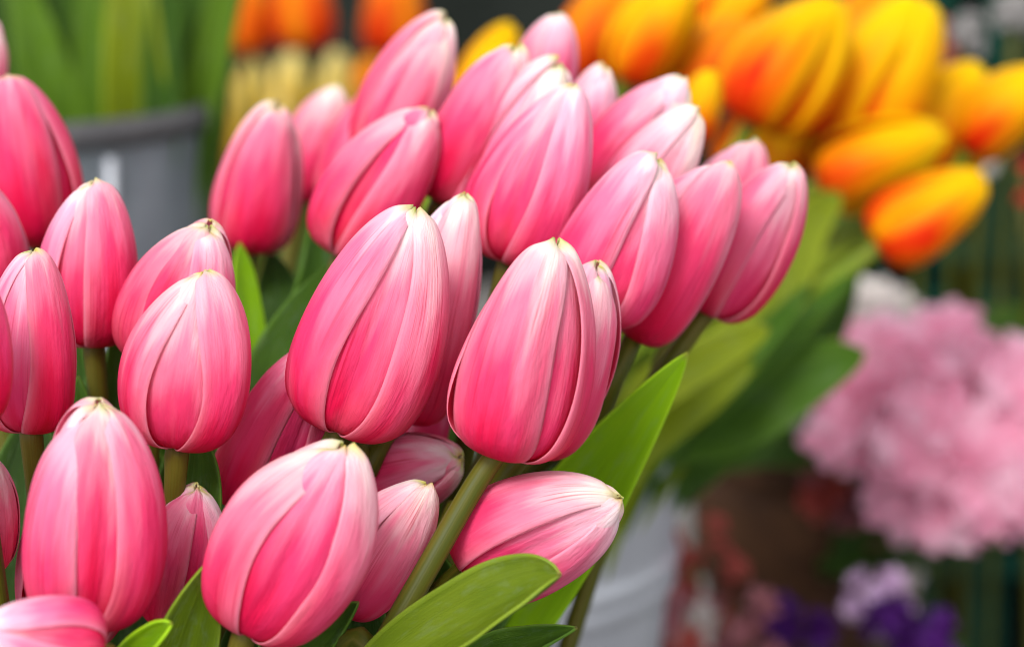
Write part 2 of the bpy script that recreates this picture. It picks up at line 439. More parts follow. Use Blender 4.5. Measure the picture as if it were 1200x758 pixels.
bucket(GRN[0], GRN[1], .112, .098, GB[2], ZINC_DARK, 'dark grey metal bucket under tall green leaves at upper left', [(.1, .003, .004), (.25, .0015, .004)], RUBBER, .015, -49, .003)  # lighter raised strip here stands in for the specular streak on the wall

# ------------------------------------------------------------------ tulips
PROFILE_Z = [0.035, 0.005, 0.0, 0.03, 0.10, 0.21, 0.34, 0.48, 0.62, 0.75, 0.855, 0.93, 0.975, 0.992]
PROFILE_R = [0.10, 0.22, 0.42, 0.65, 0.85, 0.965, 1.0, 0.965, 0.875, 0.735, 0.572, 0.41, 0.26, 0.07]

def bloom_frame(base, tip):
    ax = nrm(tip - base)
    # frame fixed so that azimuth 0 looks back to the lens side (-Y)
    f = np.array([0.0, -1.0, 0.0]); f = nrm(f - ax * np.dot(f, ax))
    s = np.cross(ax, f)          # azimuth +90
    return ax, f, s

def petals(root, base, tip, width, mat, phase, gap=14, sharp=0.0, res=(17, 30), seed=0, tone=0.0):
    rg = np.random.default_rng(seed)
    L = np.linalg.norm(tip - base); Rm = width / 2
    ax, fr, sd = bloom_frame(base, tip)
    nu, nv = res
    t = np.linspace(0, 1, nv)
    prz = catmull(PROFILE_Z, nv)[:, 0]; prr = catmull(PROFILE_R, nv)[:, 0]
    u = np.linspace(-1, 1, nu)
    bend = rg.normal(0, 0.085, 2)
    k1, k2 = rg.normal(-0.02, 0.055), rg.normal(0, 0.025)
    prr = prr * (1 + k1 * np.sin(np.pi * t) * np.cos(np.pi * t) * 2 + k2 * np.sin(2.5 * np.pi * t))   # fuller low or high
    oval, ov0 = rg.uniform(-.04, .04), rg.uniform(0, 6.28)
    for k in range(6):
        outer = k % 2 == 0
        th0 = R(phase + k * 60 + rg.normal(0, 5))
        g = gap * rg.uniform(0.75, 1.25)
        body = np.sin(np.pi * np.clip(t, 0, 1)) ** 0.6
        if outer:
            ha = 61 - g * np.sin(np.pi * np.clip((t - 0.04) / 0.84, 0, 1)) ** 0.9
            ha = ha + 7 * (t < 0.1)
            scale, lz = 1.0, rg.uniform(0.93, 1.035)
            tuck = np.where(rg.uniform(0, 1, 2) < .25, rg.uniform(0.02, 0.06, 2), rg.uniform(0.08, 0.135, 2))                # each margin hugs the bud or stands off a little
            rib, lift = rg.uniform(0.02, 0.10), rg.choice((0, 0, 1)) * rg.uniform(0.02, 0.08)
        else:
            ha = np.full(nv, 57.0) - 4 * t
            scale, lz = 0.835, rg.uniform(0.965, 0.99)
            tuck = np.zeros(2); rib, lift = rg.uniform(-0.17, -0.07), 0.0
        ha = np.radians(ha)
        scale *= 1 + 0.018 * math.cos(th0)
        ph = rg.uniform(0, 6.28, 8)
        ew = rg.uniform(0.008, 0.034) if outer else 0.0
        wob = rg.uniform(0.010, 0.030)
        UU, TT = np.meshgrid(u, t)
        B_ = body[:, None]
        A = th0 + UU * ha[:, None]
        A = A + 0.10 * np.sin(4.5 * TT + ph[0]) * np.abs(UU) * B_ + 0.025 * np.sin(13 * TT + ph[4]) * UU ** 2 * B_   # margins wander
        TK = np.where(UU < 0, tuck[0], tuck[1])
        mid_ = np.sin(np.pi * np.clip(TT * 1.05, 0, 1))
        shape = (1 - TK * np.abs(UU) ** 2.4 * mid_ + rib * (np.exp(-(np.abs(UU) / 0.36) ** 1.15) - .25) * B_
                 + ew * np.sin(8.5 * TT + ph[6] + 2.5 * UU) * np.abs(UU) ** 4 * B_ + ew * .5 * np.sin(19 * TT + ph[7]) * np.abs(UU) ** 6 * B_
                 + oval * np.cos(2 * (A - ov0))
                 + wob * np.sin(3.2 * UU + 4 * TT + ph[1]) * B_ + wob * .6 * np.sin(9 * TT + 2 * UU + ph[2]) * B_
                 + wob * .4 * np.sin(10 * UU + 3 * TT + ph[3]) * B_ + wob * .22 * np.sin(17 * TT - 6 * UU + ph[5]) * B_)
        rr = prr[:, None] * scale * shape + lift * TT ** 4 * (1 - TT ** 8) * 1.2
        z = prz[:, None] * lz + (0.0 if outer else 0.012) - 0.05 * np.abs(UU) ** 2.2 * TT ** 5
        z = z + 0.010 * TT ** 12 * np.sin(5 * UU + ph[2])
        rr = rr + 0.018 * TT ** 10 * np.sin(5 * UU + ph[0])
        z = z * L
        bx = bend[0] * Rm * 2 * (z / L) ** 2; by = bend[1] * Rm * 2 * (z / L) ** 2
        X = Rm * rr * np.cos(A) + bx; Y = Rm * rr * np.sin(A) + by
        G = base + X[..., None] * fr + Y[..., None] * sd + z[..., None] * ax
        th = 0.0009 * (1 - 0.72 * np.abs(UU) ** 3) * (0.55 + 0.45 * (1 - TT))
        V, F, U = sheet(G, th, np.dstack([(UU + 1) / 2, TT]))
        o = mesh_obj('petal', V, F, mat, root, U); o.color = (0.5 + tone, 0.5, 0.5, 1)

def stem_path(base, ax, foot, n=22, h0=0.035):
    L = np.linalg.norm(base - foot)
    p0 = base + ax * 0.003; p1 = base - ax * h0
    p3 = foot; p2 = foot + nrm(base - foot) * L * 0.35 + np.array([0, 0, .03])
    tt = np.linspace(0, 1, n)[:, None]
    return ((1 - tt) ** 3 * p0 + 3 * (1 - tt) ** 2 * tt * p1 + 3 * (1 - tt) * tt ** 2 * p2 + tt ** 3 * p3)[::-1]

def leaf_mesh(root, mid, width, mat, normal=None, roll=0.0, phi=55, tip_pow=0.8, n=30, nu=11, wpos=0.42, fold=None, wave=0.0, seed=0, base_w=0.45):
    """a tulip leaf swept along mid (world points): arched across, pointed, clasping at its foot"""
    rg = np.random.default_rng(seed)
    path = catmull(mid, n)
    T = np.gradient(path, axis=0)
    v = np.linspace(0, 1, n)
    prof = np.where(v < wpos, base_w + (1 - base_w) * np.sin(v / wpos * math.pi / 2), np.maximum(np.cos((v - wpos) / (1 - wpos) * math.pi / 2), 0) ** tip_pow)
    prof = np.maximum(prof, 0.012)
    rolls = np.interp(v, np.linspace(0, 1, len(np.atleast_1d(roll))), np.atleast_1d(roll)) if np.ndim(roll) else np.full(n, roll)
    phis = np.interp(v, np.linspace(0, 1, len(np.atleast_1d(phi))), np.atleast_1d(phi)) if np.ndim(phi) else np.full(n, phi)
    s = np.linspace(-1, 1, nu)
    G = np.zeros((n, nu, 3)); UV = np.zeros((n, nu, 2)); p = rg.uniform(0, 6.28, 3)
    for k in range(n):
        t = nrm(T[k])
        nn = (np.array([0, 0, CAM_Z]) + np.array([0, 0, 0.02]) - path[k]) if normal is None else np.asarray(normal, float)
        nn = nrm(nn - t * np.dot(nn, t)); sd = np.cross(t, nn)
        a = R(rolls[k]); nn, sd = nn * math.cos(a) + sd * math.sin(a), sd * math.cos(a) - nn * math.sin(a)
        w = width * prof[k] / 2; ph = R(max(phis[k], 4)); rad = w / (ph / 2) if ph > 0 else 1e9
        rad = w / math.sin(min(ph / 2, 1.45)) if ph < 2.9 else w
        for i, q in enumerate(s):
            an = q * ph / 2
            x = rad * math.sin(an); y = rad * (1 - math.cos(an))
            y += wave * w * math.sin(7 * v[k] + p[0] + q) * abs(q) ** 2
            y -= 0.05 * w * math.exp(-(q / .12) ** 2)
            G[k, i] = path[k] + sd * x + nn * y
            UV[k, i] = ((q + 1) / 2, v[k])
    V, F, U = sheet(G, 0.0008, UV)
    return mesh_obj('leaf', V, F, mat, root, U)

TULIPS = {}
def tulip(key, base_px, tip_px, wpx, d, label, mat=PINK, phase=30, gap=14, tilt=0.20, foot=None, bucket_c=MAIN,
          group='pink tulips in the front bunch', spread=0.055, leaves=1, res=(17, 30), seed=None, stem_r=0.0031, leaf_mat=None, h0=0.035, cat='tulip', lw=.034, ltop=(0.62, 0.92), via=None, tone=0.0):
    seed = seed if seed is not None else (sum(ord(c) * (i + 3) for i, c in enumerate(key)) * 7919) % 99991
    rg = np.random.default_rng(seed)
    Lpx = math.hypot(tip_px[0] - base_px[0], tip_px[1] - base_px[1]); Lm = Lpx * d / FPX
    dB = d + tilt * Lm * .5; dT = d - tilt * Lm * .5
    base = P(*base_px, dB); tip = P(*tip_px, dT)
    width = wpx * d / FPX
    ax = nrm(tip - base)
    if foot is None:
        off = np.array([base[0] - bucket_c[0], base[1] - bucket_c[1]])
        off = off * 0.22 + rg.normal(0, .008, 2)
        l = np.linalg.norm(off)
        if l > spread: off *= spread / l
        foot = np.array([bucket_c[0] + off[0], bucket_c[1] + off[1], 0.03])
    foot = np.asarray(foot, float)
    root = empty('tulip', foot, label, cat, group)
    path = stem_path(base, ax, foot, h0=h0)
    if bucket_c is YEL:
        mouth = np.array([YEL[0] + .055 + rg.normal(0, .01), YEL[1] + rg.normal(0, .03), YB[2]])
        path = catmull([foot, mouth, mouth * .55 + (base - ax * .06) * .45, base - ax * .03, base + ax * .003], 26)
    if via:
        path = catmull([foot] + [P(*q) for q in reversed(via)] + [base + ax * .003], 30)
    rad = np.linspace(stem_r * 1.12, stem_r * .95, len(path)); rad[-2:] *= 1.12
    V, F, U = tube(path, rad, 14); mesh_obj('stem', V, F, STEM_LIGHT if bucket_c is YEL else STEM, root, U)
    petals(root, base, tip, width, mat, phase, gap, res=res, seed=seed, tone=tone)
    for q in range(leaves):
        i0 = int(len(path) * rg.uniform(0.38, 0.46)); top = rg.uniform(*ltop)
        a = path[i0]; b = path[int(len(path) * top) - 1]
        out = nrm(np.array([rg.normal(0, 1), abs(rg.normal(0, 1)) * .6 + .25, 0.0]))
        e = (b - a)
        mid = [a, a + e * .35 + out * .012, a + e * .7 + out * .022, a + e * 1.02 + out * rg.uniform(.018, .035)]
        leaf_mesh(root, mid, lw * rg.uniform(.8, 1.2), leaf_mat or LEAF, normal=(-out[0] * .6, -1, .3), roll=rg.normal(0, 30), phi=rg.uniform(50, 110), seed=seed + q)
    TULIPS[key] = (root, path)
    return root

# key, base, tip, width px, depth, phase, gap, tilt, label
DATA = [
 ('hero',   (397, 503), (494, 245), 168, .700, 55, 21, .15, 'large pale-topped pink tulip with green tip, centre left, its stem showing below'),
 ('heroB',  (478, 490), (545, 222), 120, .738, 20, 10, .15, 'pink tulip half hidden behind the large pale-topped tulip at centre left'),
 ('mid',    (588, 531), (655, 286), 162, .685, 100, 15, .15, 'large pink tulip at centre with a deep groove and thick slanting stem'),
 ('midB',   (622, 528), (706, 308), 128, .722, 25, 12, .15, 'narrow pink tulip tucked behind the right side of the large central tulip'),
 ('low',    (288, 738), (408, 520), 172, .660, 65, 23, .12, 'big pale pink tulip at bottom centre with cream top, opened by a wide groove'),
 ('lowB',   (402, 713), (492, 562), 112, .698, 30, 12, .12, 'small pale pink tulip half behind the big cream-topped one at bottom centre'),
 ('lean',   (542, 664), (722, 567), 150, .700, 58, 16, .10, 'pink tulip lying over to the right in front of the big bright leaf'),
 ('hid',    (425, 566), (543, 533), 112, .738, 80, 12, .30, 'pink tulip pointing right, squeezed below the two large central tulips'),
 ('hidB',   (478, 545), (508, 445), 80, .775, 30, 12, .15, 'sliver of pink tulip in the gap between the two large central tulips'),
 ('deep',   (280, 592), (378, 412), 128, .728, 90, 16, .15, 'deep pink tulip behind, left below the large pale-topped tulip'),
 ('left8',  (208, 521), (236, 317), 150, .690, 55, 28, .18, 'rosy tulip left of centre standing upright on a brown-green stem'),
 ('left7',  (186, 432), (252, 263), 134, .730, 40, 16, .18, 'pink tulip peeking out behind the upright rosy tulip at left'),
 ('big9',   (97, 728), (140, 476), 168, .655, 76, 18, .15, 'big pink tulip with yellow tip at lower left'),
 ('big9B',  (82, 756), (92, 560), 136, .700, 0, 12, .15, 'pink tulip almost wholly behind the big yellow-tipped one at lower left'),
 ('corner', (116, 762), (-22, 748), 116, .625, 95, 12, .45, 'tulip lying over in the bottom left corner, only its pink back showing'),
 ('edge10', (-28, 668), (-24, 530), 106, .690, 30, 12, .18, 'pink tulip cut by the left edge beside the big yellow-tipped one'),
 ('small',  (197, 729), (234, 571), 106, .698, 80, 20, .15, 'small pink tulip with pale top between the two big lower tulips'),
 ('left5',  (36, 502), (30, 293), 124, .700, 45, 22, .18, 'pink tulip with crumpled green tip near the left edge, above the yellow-tipped one'),
 ('edge6',  (-30, 492), (-42, 315), 112, .665, 30, 12, .18, 'pink tulip cut by left edge, overlapping the one with crumpled green tip'),
 ('left4',  (110, 402), (98, 209), 124, .745, 50, 14, .18, 'pink tulip with yellow-green tip in front of the dark grey bucket'),
 ('edge3',  (-10, 345), (-24, 192), 104, .765, 30, 12, .18, 'pink tulip cut by the left edge between two taller ones'),
 ('left1',  (46, 285), (12, 88), 124, .815, 0, 12, .18, 'slightly blurred tall pink tulip beside dark grey bucket, upper left edge'),
 ('edge2',  (-34, 150), (-18, 20), 74, .880, 30, 12, .18, 'dark pink sliver of tulip at the top of the left edge'),
 ('r22',    (690, 372), (763, 181), 134, .745, 65, 12, .15, 'pink tulip with green tip just right of centre, leftmost of three in a row'),
 ('r23',    (742, 393), (851, 190), 126, .770, 15, 12, .15, 'smooth pink tulip, middle of the three in a row right of centre'),
 ('r24',    (830, 366), (927, 188), 112, .800, 90, 16, .15, 'rightmost sharp pink tulip, leaning toward the yellow tulips'),
 ('r24B',   (806, 345), (890, 168), 104, .838, 20, 12, .15, 'tip of a pink tulip behind the rightmost pink one'),
 ('t25',    (596, 306), (668, 96), 134, .768, 40, 18, .15, 'tall pink tulip with long grooves standing above the two large central ones'),
 ('t26',    (555, 268), (648, 71), 108, .805, 20, 12, .15, 'pale green-tipped tulip peeping up behind the tall grooved tulip above centre'),
 ('t27',    (516, 234), (604, 49), 112, .810, 90, 12, .15, 'pink tulip leaning right, left neighbour of the tall grooved one above centre'),
 ('t28',    (440, 195), (524, 21), 106, .855, 30, 12, .15, 'blurred pink tulip standing highest at the top, left of centre'),
 ('t29',    (401, 298), (487, 116), 124, .800, 40, 16, .15, 'deep pink tulip above the large pale-topped one, dark grooves down its side'),
 ('t30',    (290, 293), (320, 121), 106, .870, 0, 10, .15, 'blurred pink tulip standing alone left of the others on light green stem'),
 ('t31',    (350, 232), (394, 101), 80, .945, 10, 8, .15, 'blurred mauve-pink tulip behind the lone one at upper left of centre'),
 ('t31B',   (395, 240), (452, 98), 84, .935, 10, 8, .15, 'blurred dark pink tulip hidden between the lone one and the highest one'),
 ('t32',    (628, 140), (656, 15), 78, .880, 30, 10, .15, 'blurred pale pink tulip at the top edge, right of centre, below orange ones'),
 ('t33',    (668, 205), (715, 79), 72, .845, 20, 10, .15, 'slender pale pink tulip just right of the tall grooved one'),
 ('t34',    (692, 230), (800, 86), 102, .818, 70, 15, .15, 'soft pale pink tulip leaning right below the orange tulips'),
 ('t35',    (728, 252), (817, 128), 92, .790, 60, 15, .15, 'pale pink tulip directly behind the three in a row right of centre'),
]
VIA = {'mid': [(558, 566, .688), (505, 658, .682), (448, 758, .680), (380, 880, .70)],
       'hero': [(384, 530, .705), (365, 575, .712), (330, 680, .73)], 'heroB': [(450, 512, .728), (428, 556, .725), (390, 640, .73)],
       'lean': [(536, 674, .707), (512, 700, .712), (450, 790, .73)], 'r22': [(668, 420, .752), (620, 520, .757), (520, 690, .765)],
       'r23': [(722, 440, .768), (690, 508, .772), (560, 720, .78)], 'r24': [(775, 440, .80), (720, 530, .80), (600, 720, .80)],
       'midB': [(592, 560, .726), (560, 620, .73), (500, 730, .74)]}
TONE = {'deep': -.17, 'hid': -.02, 'lowB': .05, 'small': -.06, 'left1': -.12, 'edge6': -.1, 'hidB': -.1, 'left7': -.05, 't29': -.06, 'low': .0, 'hero': .05, 't28': .06, 't32': .08, 't33': .08, 't34': .10, 't35': .12, 'r22': .04, 't26': .12, 'big9': -.02, 'left5': -.05, 'heroB': .05, 'corner': .06}
NOLEAF = {'corner', 'lean', 'hid', 'hidB', 'low', 'lowB', 'small', 'edge6', 'edge10', 'r24B'}
for key, b, tp, w, d, ph, gp, tl, lab in DATA:
    sharp = d < .8
    tulip(key, b, tp, w, d, lab, phase=ph, gap=gp, tilt=tl, leaves=0 if key in NOLEAF or key in VIA else 2, res=(25, 44) if sharp else (15, 26), leaf_mat=LEAF if d > .72 else LEAF_DEEP, via=VIA.get(key), tone=TONE.get(key, 0.0))

# leaves of the front bunch that can be told apart in the photograph
def px_leaf(key, pts, wpx, mat, **kw):
    root, path = TULIPS[key]
    mid = [P(*p) for p in pts]
    d = np.mean([p[2] for p in pts])
    return leaf_mesh(root, mid, wpx * d / FPX, mat, **kw)
px_leaf('r24', [(470, 870, .77), (556, 762, .765), (642, 640, .76), (719, 530, .755), (806, 413, .75)], 118, LEAF_BRIGHT, phi=40, tip_pow=.75, wpos=.36, seed=3, n=44, nu=17, roll=12)
px_leaf('mid', [(360, 900, .69), (455, 785, .672), (560, 718, .66), (620, 690, .655), (657, 673, .652)], 92, LEAF_OLIVE, phi=[60, 100, 140], roll=[-20, -35, -50], tip_pow=.55, wpos=.5, seed=5, n=44, nu=19)
px_leaf('midB', [(470, 860, .70), (560, 775, .69), (620, 752, .685), (676, 735, .68)], 44, LEAF, phi=90, roll=-20, seed=6, n=36)
px_leaf('low', [(165, 880, .67), (205, 790, .665), (228, 720, .66), (249, 654, .655)], 78, LEAF_OLIVE, phi=60, roll=10, tip_pow=.8, wpos=.4, seed=8, n=36, nu=15)
px_leaf('big9', [(110, 850, .655), (150, 780, .65), (182, 748, .645), (201, 730, .642)], 36, LEAF_BRIGHT, phi=150, roll=-30, tip_pow=.5, seed=9, n=30)
px_leaf('t30', [(310, 700, .80), (304, 560, .81), (296, 430, .82), (286, 330, .835), (281, 284, .845)], 42, LEAF_BRIGHT, phi=60, roll=20, seed=10, n=36)
px_leaf('t29', [(270, 640, .79), (300, 500, .80), (345, 390, .81), (400, 300, .82)], 74, LEAF, phi=50, roll=-10, seed=11, n=36)
px_leaf('t29', [(300, 640, .83), (330, 470, .84), (372, 330, .86), (374, 215, .88)], 62, LEAF, phi=70, roll=15, seed=12, n=36)
px_leaf('t30', [(310, 640, .86), (325, 480, .87), (330, 370, .88), (316, 290, .89)], 80, LEAF_DEEP, phi=60, roll=0, seed=13, n=30)
px_leaf('left4', [(150, 700, .75), (138, 560, .75), (134, 460, .76), (136, 370, .765)], 34, LEAF, phi=70, roll=10, seed=14, n=30)
px_leaf('left4', [(70, 700, .74), (88, 580, .74), (95, 500, .745), (92, 440, .75)], 40, LEAF, phi=70, roll=-10, seed=15, n=30)
px_leaf('left8', [(220, 760, .70), (232, 640, .705), (238, 560, .71), (232, 500, .715)], 52, LEAF, phi=70, roll=-15, seed=16, n=30)
px_leaf('mid', [(470, 860, .72), (500, 740, .715), (512, 680, .712), (506, 640, .71)], 66, LEAF, phi=60, roll=-15, seed=17, n=30)
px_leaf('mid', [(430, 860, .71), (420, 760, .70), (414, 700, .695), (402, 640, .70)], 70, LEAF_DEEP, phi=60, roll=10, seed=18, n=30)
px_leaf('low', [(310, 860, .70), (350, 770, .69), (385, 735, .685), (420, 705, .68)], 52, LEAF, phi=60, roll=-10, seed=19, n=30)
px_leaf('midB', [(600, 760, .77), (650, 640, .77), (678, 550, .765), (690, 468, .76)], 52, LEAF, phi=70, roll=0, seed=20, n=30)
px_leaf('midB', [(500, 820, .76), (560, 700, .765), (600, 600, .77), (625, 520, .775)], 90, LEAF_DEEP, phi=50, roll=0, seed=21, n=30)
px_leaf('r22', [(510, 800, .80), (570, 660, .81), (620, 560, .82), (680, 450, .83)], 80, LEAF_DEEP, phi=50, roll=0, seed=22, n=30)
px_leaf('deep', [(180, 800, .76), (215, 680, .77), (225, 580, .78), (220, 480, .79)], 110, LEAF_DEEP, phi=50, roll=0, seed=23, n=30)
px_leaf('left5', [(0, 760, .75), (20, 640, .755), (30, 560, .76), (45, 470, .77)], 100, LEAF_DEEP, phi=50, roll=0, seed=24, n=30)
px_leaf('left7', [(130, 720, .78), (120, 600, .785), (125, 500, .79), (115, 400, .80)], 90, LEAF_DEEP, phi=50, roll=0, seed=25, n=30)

# ------------------------------------------------------------------ yellow-orange tulips, right
YG = 'blurred yellow and orange tulips at the right'
YD = [
 ('y1', (1030, 290), (1152, 208), 100, 1.14, YELLOW, 20, 'lowest yellow tulip at right with a red flame, lying nearly level'),
 ('y2', (962, 218), (1105, 145), 108, 1.18, YELLOW, 110, 'orange-yellow tulip above and left of the lowest yellow one'),
 ('y3', (880, 145), (965, -12), 138, 1.16, YELLOW, -30, 'big yellow tulip with orange-red base, left of the right-hand cluster'),
 ('y4', (985, 178), (1078, -8), 128, 1.20, YELLOW, 60, 'tallest bright yellow tulip in the middle of the right-hand cluster'),
 ('y5', (888, 218), (952, 118), 84, 1.22, YELLOW, 30, 'yellow tulip just above the rightmost pink tulip'),
 ('y6', (1058, 200), (1150, 74), 104, 1.24, YELLOW, 10, 'yellow tulip with pointed top right of the tallest bright one'),
 ('y7', (1134, 176), (1226, 84), 88, 1.22, YELLOW, 120, 'yellow tulip at the right edge with an orange underside'),
 ('y8', (735, 96), (790, -30), 96, 1.22, YELLOW, 0, 'yellow tulip with orange base at the top, above the soft pale pink one'),
 ('y9', (672, 92), (735, -25), 88, 1.26, ORANGE, 0, 'red-orange tulip at the top edge right of the pale pink top tulip'),
 ('y10', (800, 118), (875, 25), 88, 1.24, ORANGE, 10, 'orange tulip between two yellow ones near the top'),
 ('y11', (808, 162), (835, 82), 54, 1.06, YELLOW, 30, 'small plain yellow tulip right behind the soft pale pink one'),
 ('y12', (800, 75), (905, -45), 108, 1.30, YELLOW, 20, 'yellow tulip at the top edge left of the big red-based one'),
 ('y13', (535, 150), (600, 30), 66, 1.20, YELLOW, 0, 'orange-yellow tulip tip showing behind the highest pink tulips'),
 ('y14', (955, 140), (1040, -30), 104, 1.30, ORANGE, 60, 'orange tulip behind, between the big red-based and the tallest ones'),
 ('y15', (850, 200), (905, 110), 66, 1.26, ORANGE, 0, 'small orange tulip low behind the big red-based yellow one'),
 ('y16', (1010, 215), (1075, 90), 100, 1.28, YELLOW, 0, 'yellow tulip deep in the right-hand cluster under the tallest yellow one'),
 ('y17', (1085, 215), (1165, 130), 78, 1.30, YELLOW, 0, 'yellow tulip squeezed behind the lowest one at right'),
]
for key, b, tp, w, d, m, ph, lab in YD:
    tulip(key, b, tp, w, d, lab, mat=m, phase=ph, gap=8, tilt=.15, bucket_c=YEL, group=YG, leaves=0, res=(13, 20), h0=.05, stem_r=.0042, spread=.06, lw=.04, ltop=(.7, .9))
px_leaf('y1', [(690, 690, 1.14), (765, 525, 1.12), (860, 485, 1.12), (940, 440, 1.12), (1015, 412, 1.12)], 96, LEAF, phi=50, roll=-10, tip_pow=.6, wpos=.5, seed=31)
px_leaf('y3', [(690, 640, 1.06), (745, 478, 1.04), (820, 425, 1.03), (902, 384, 1.03)], 50, LEAF_YOLIVE, phi=60, roll=-10, tip_pow=.5, wpos=.6, seed=32)
px_leaf('y5', [(720, 640, 1.12), (820, 480, 1.13), (900, 370, 1.14), (945, 270, 1.15), (985, 225, 1.16)], 60, LEAF_YOLIVE, phi=70, roll=0, tip_pow=.5, wpos=.5, seed=33)
px_leaf('y2', [(720, 640, 1.16), (840, 470, 1.17), (940, 370, 1.18), (1030, 290, 1.19)], 62, LEAF, phi=50, roll=0, seed=34)
px_leaf('y4', [(720, 640, 1.20), (800, 470, 1.21), (860, 350, 1.22), (920, 230, 1.24)], 80, LEAF_YOLIVE, phi=50, roll=0, seed=35)
px_leaf('y1', [(700, 700, 1.14), (780, 540, 1.15), (870, 505, 1.15), (955, 462, 1.16)], 80, LEAF, phi=50, roll=0, seed=36)
for kk, (key, x0, x1, y1, w_, m_) in enumerate([('y2', 742, 905, 400, 44, LEAF_YOLIVE), ('y4', 760, 952, 330, 40, LEAF), ('y5', 735, 925, 300, 38, LEAF_YOLIVE), ('y7', 770, 1000, 318, 40, LEAF),
                                               ('y6', 748, 970, 360, 34, LEAF_YOLIVE), ('y16', 770, 905, 470, 36, LEAF), ('y17', 778, 985, 395, 34, LEAF_YOLIVE), ('y3', 730, 870, 370, 46, LEAF)]):
    dd = 1.07 + .012 * kk
    px_leaf(key, [(700, 680, dd + .04), (x0, 540, dd + .02), (x0 * .45 + x1 * .55, 540 * .5 + y1 * .5 - 8, dd), (x1, y1, dd + .02)], w_, m_, phi=70, roll=random.uniform(-25, 25), seed=60 + kk, tip_pow=.6)
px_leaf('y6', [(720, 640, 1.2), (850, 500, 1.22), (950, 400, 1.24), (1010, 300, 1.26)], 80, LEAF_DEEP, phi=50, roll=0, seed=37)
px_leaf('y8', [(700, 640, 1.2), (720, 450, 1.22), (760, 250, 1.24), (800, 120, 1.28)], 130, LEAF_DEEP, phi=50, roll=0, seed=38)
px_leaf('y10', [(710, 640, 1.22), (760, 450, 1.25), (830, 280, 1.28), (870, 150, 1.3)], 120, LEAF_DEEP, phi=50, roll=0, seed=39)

# ------------------------------------------------------------------ leafy tulips in the grey bucket, upper left
def leafy(key, x_top, d, n, label, bloom):
    top = P(x_top, -150, d)
    foot = np.array([GRN[0] + (top[0] - GRN[0]) * .5, GRN[1] + random.uniform(-.04, .04), .05])
    tulip(key, (x_top, -150), (x_top + random.uniform(-20, 20), -290), 95, d, label, mat=bloom, phase=20, gap=8, foot=foot, group='leafy tulips in the dark grey bucket', leaves=0, res=(11, 16), seed=len(key) + x_top % 97)
for i, (x, d, lab) in enumerate([(20, 1.39, 'leafy tulip at the top left corner with a dark narrow leaf'), (95, 1.37, 'leafy tulip with a bright broad leaf left in the dark grey bucket'),
                    (150, 1.36, 'leafy tulip with the broadest pale green leaf above the dark grey bucket'), (215, 1.38, 'leafy tulip with leaves leaning right out of the dark grey bucket')]):
    leafy('g%d' % i, x, d, 2, lab, ORANGE)
for key, pts, w, m, sd in [
   ('g2', [(150, 400, 1.38), (160, 180, 1.34), (156, 40, 1.32), (150, -120, 1.32)], 74, LEAF_YOLIVE, 41),
   ('g1', [(120, 400, 1.38), (75, 170, 1.35), (45, 60, 1.34), (10, -60, 1.34)], 62, LEAF_MID, 42),
   ('g1', [(110, 400, 1.40), (100, 180, 1.38), (98, 60, 1.38), (90, -80, 1.38)], 80, LEAF, 43),
   ('g3', [(180, 400, 1.38), (205, 190, 1.36), (240, 60, 1.36), (290, -70, 1.36)], 70, LEAF, 44),
   ('g3', [(180, 400, 1.40), (210, 190, 1.40), (225, 60, 1.40), (240, -90, 1.40)], 100, LEAF, 45),
   ('g2', [(170, 400, 1.36), (186, 180, 1.33), (188, 40, 1.32), (196, -120, 1.32)], 44, LEAF, 141),
   ('g1', [(110, 400, 1.36), (112, 180, 1.34), (106, 40, 1.33), (112, -120, 1.33)], 40, LEAF_MID, 142),
   ('g3', [(200, 400, 1.38), (222, 180, 1.36), (252, 40, 1.35), (280, -90, 1.35)], 46, LEAF_MID, 143),
   ('g0', [(70, 400, 1.36), (52, 180, 1.35), (30, 60, 1.35), (24, -120, 1.35)], 36, LEAF, 144),
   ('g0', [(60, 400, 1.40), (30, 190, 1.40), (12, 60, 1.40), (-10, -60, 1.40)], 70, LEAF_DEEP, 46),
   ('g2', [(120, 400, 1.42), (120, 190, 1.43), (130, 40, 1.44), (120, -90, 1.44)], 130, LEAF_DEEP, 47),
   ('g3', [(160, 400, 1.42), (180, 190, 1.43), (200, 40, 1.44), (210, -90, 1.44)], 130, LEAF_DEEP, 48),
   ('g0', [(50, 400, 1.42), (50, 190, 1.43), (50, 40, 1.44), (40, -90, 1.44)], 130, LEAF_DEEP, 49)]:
    px_leaf(key, pts, w, m, phi=60, roll=random.uniform(-15, 15), seed=sd, tip_pow=.6)

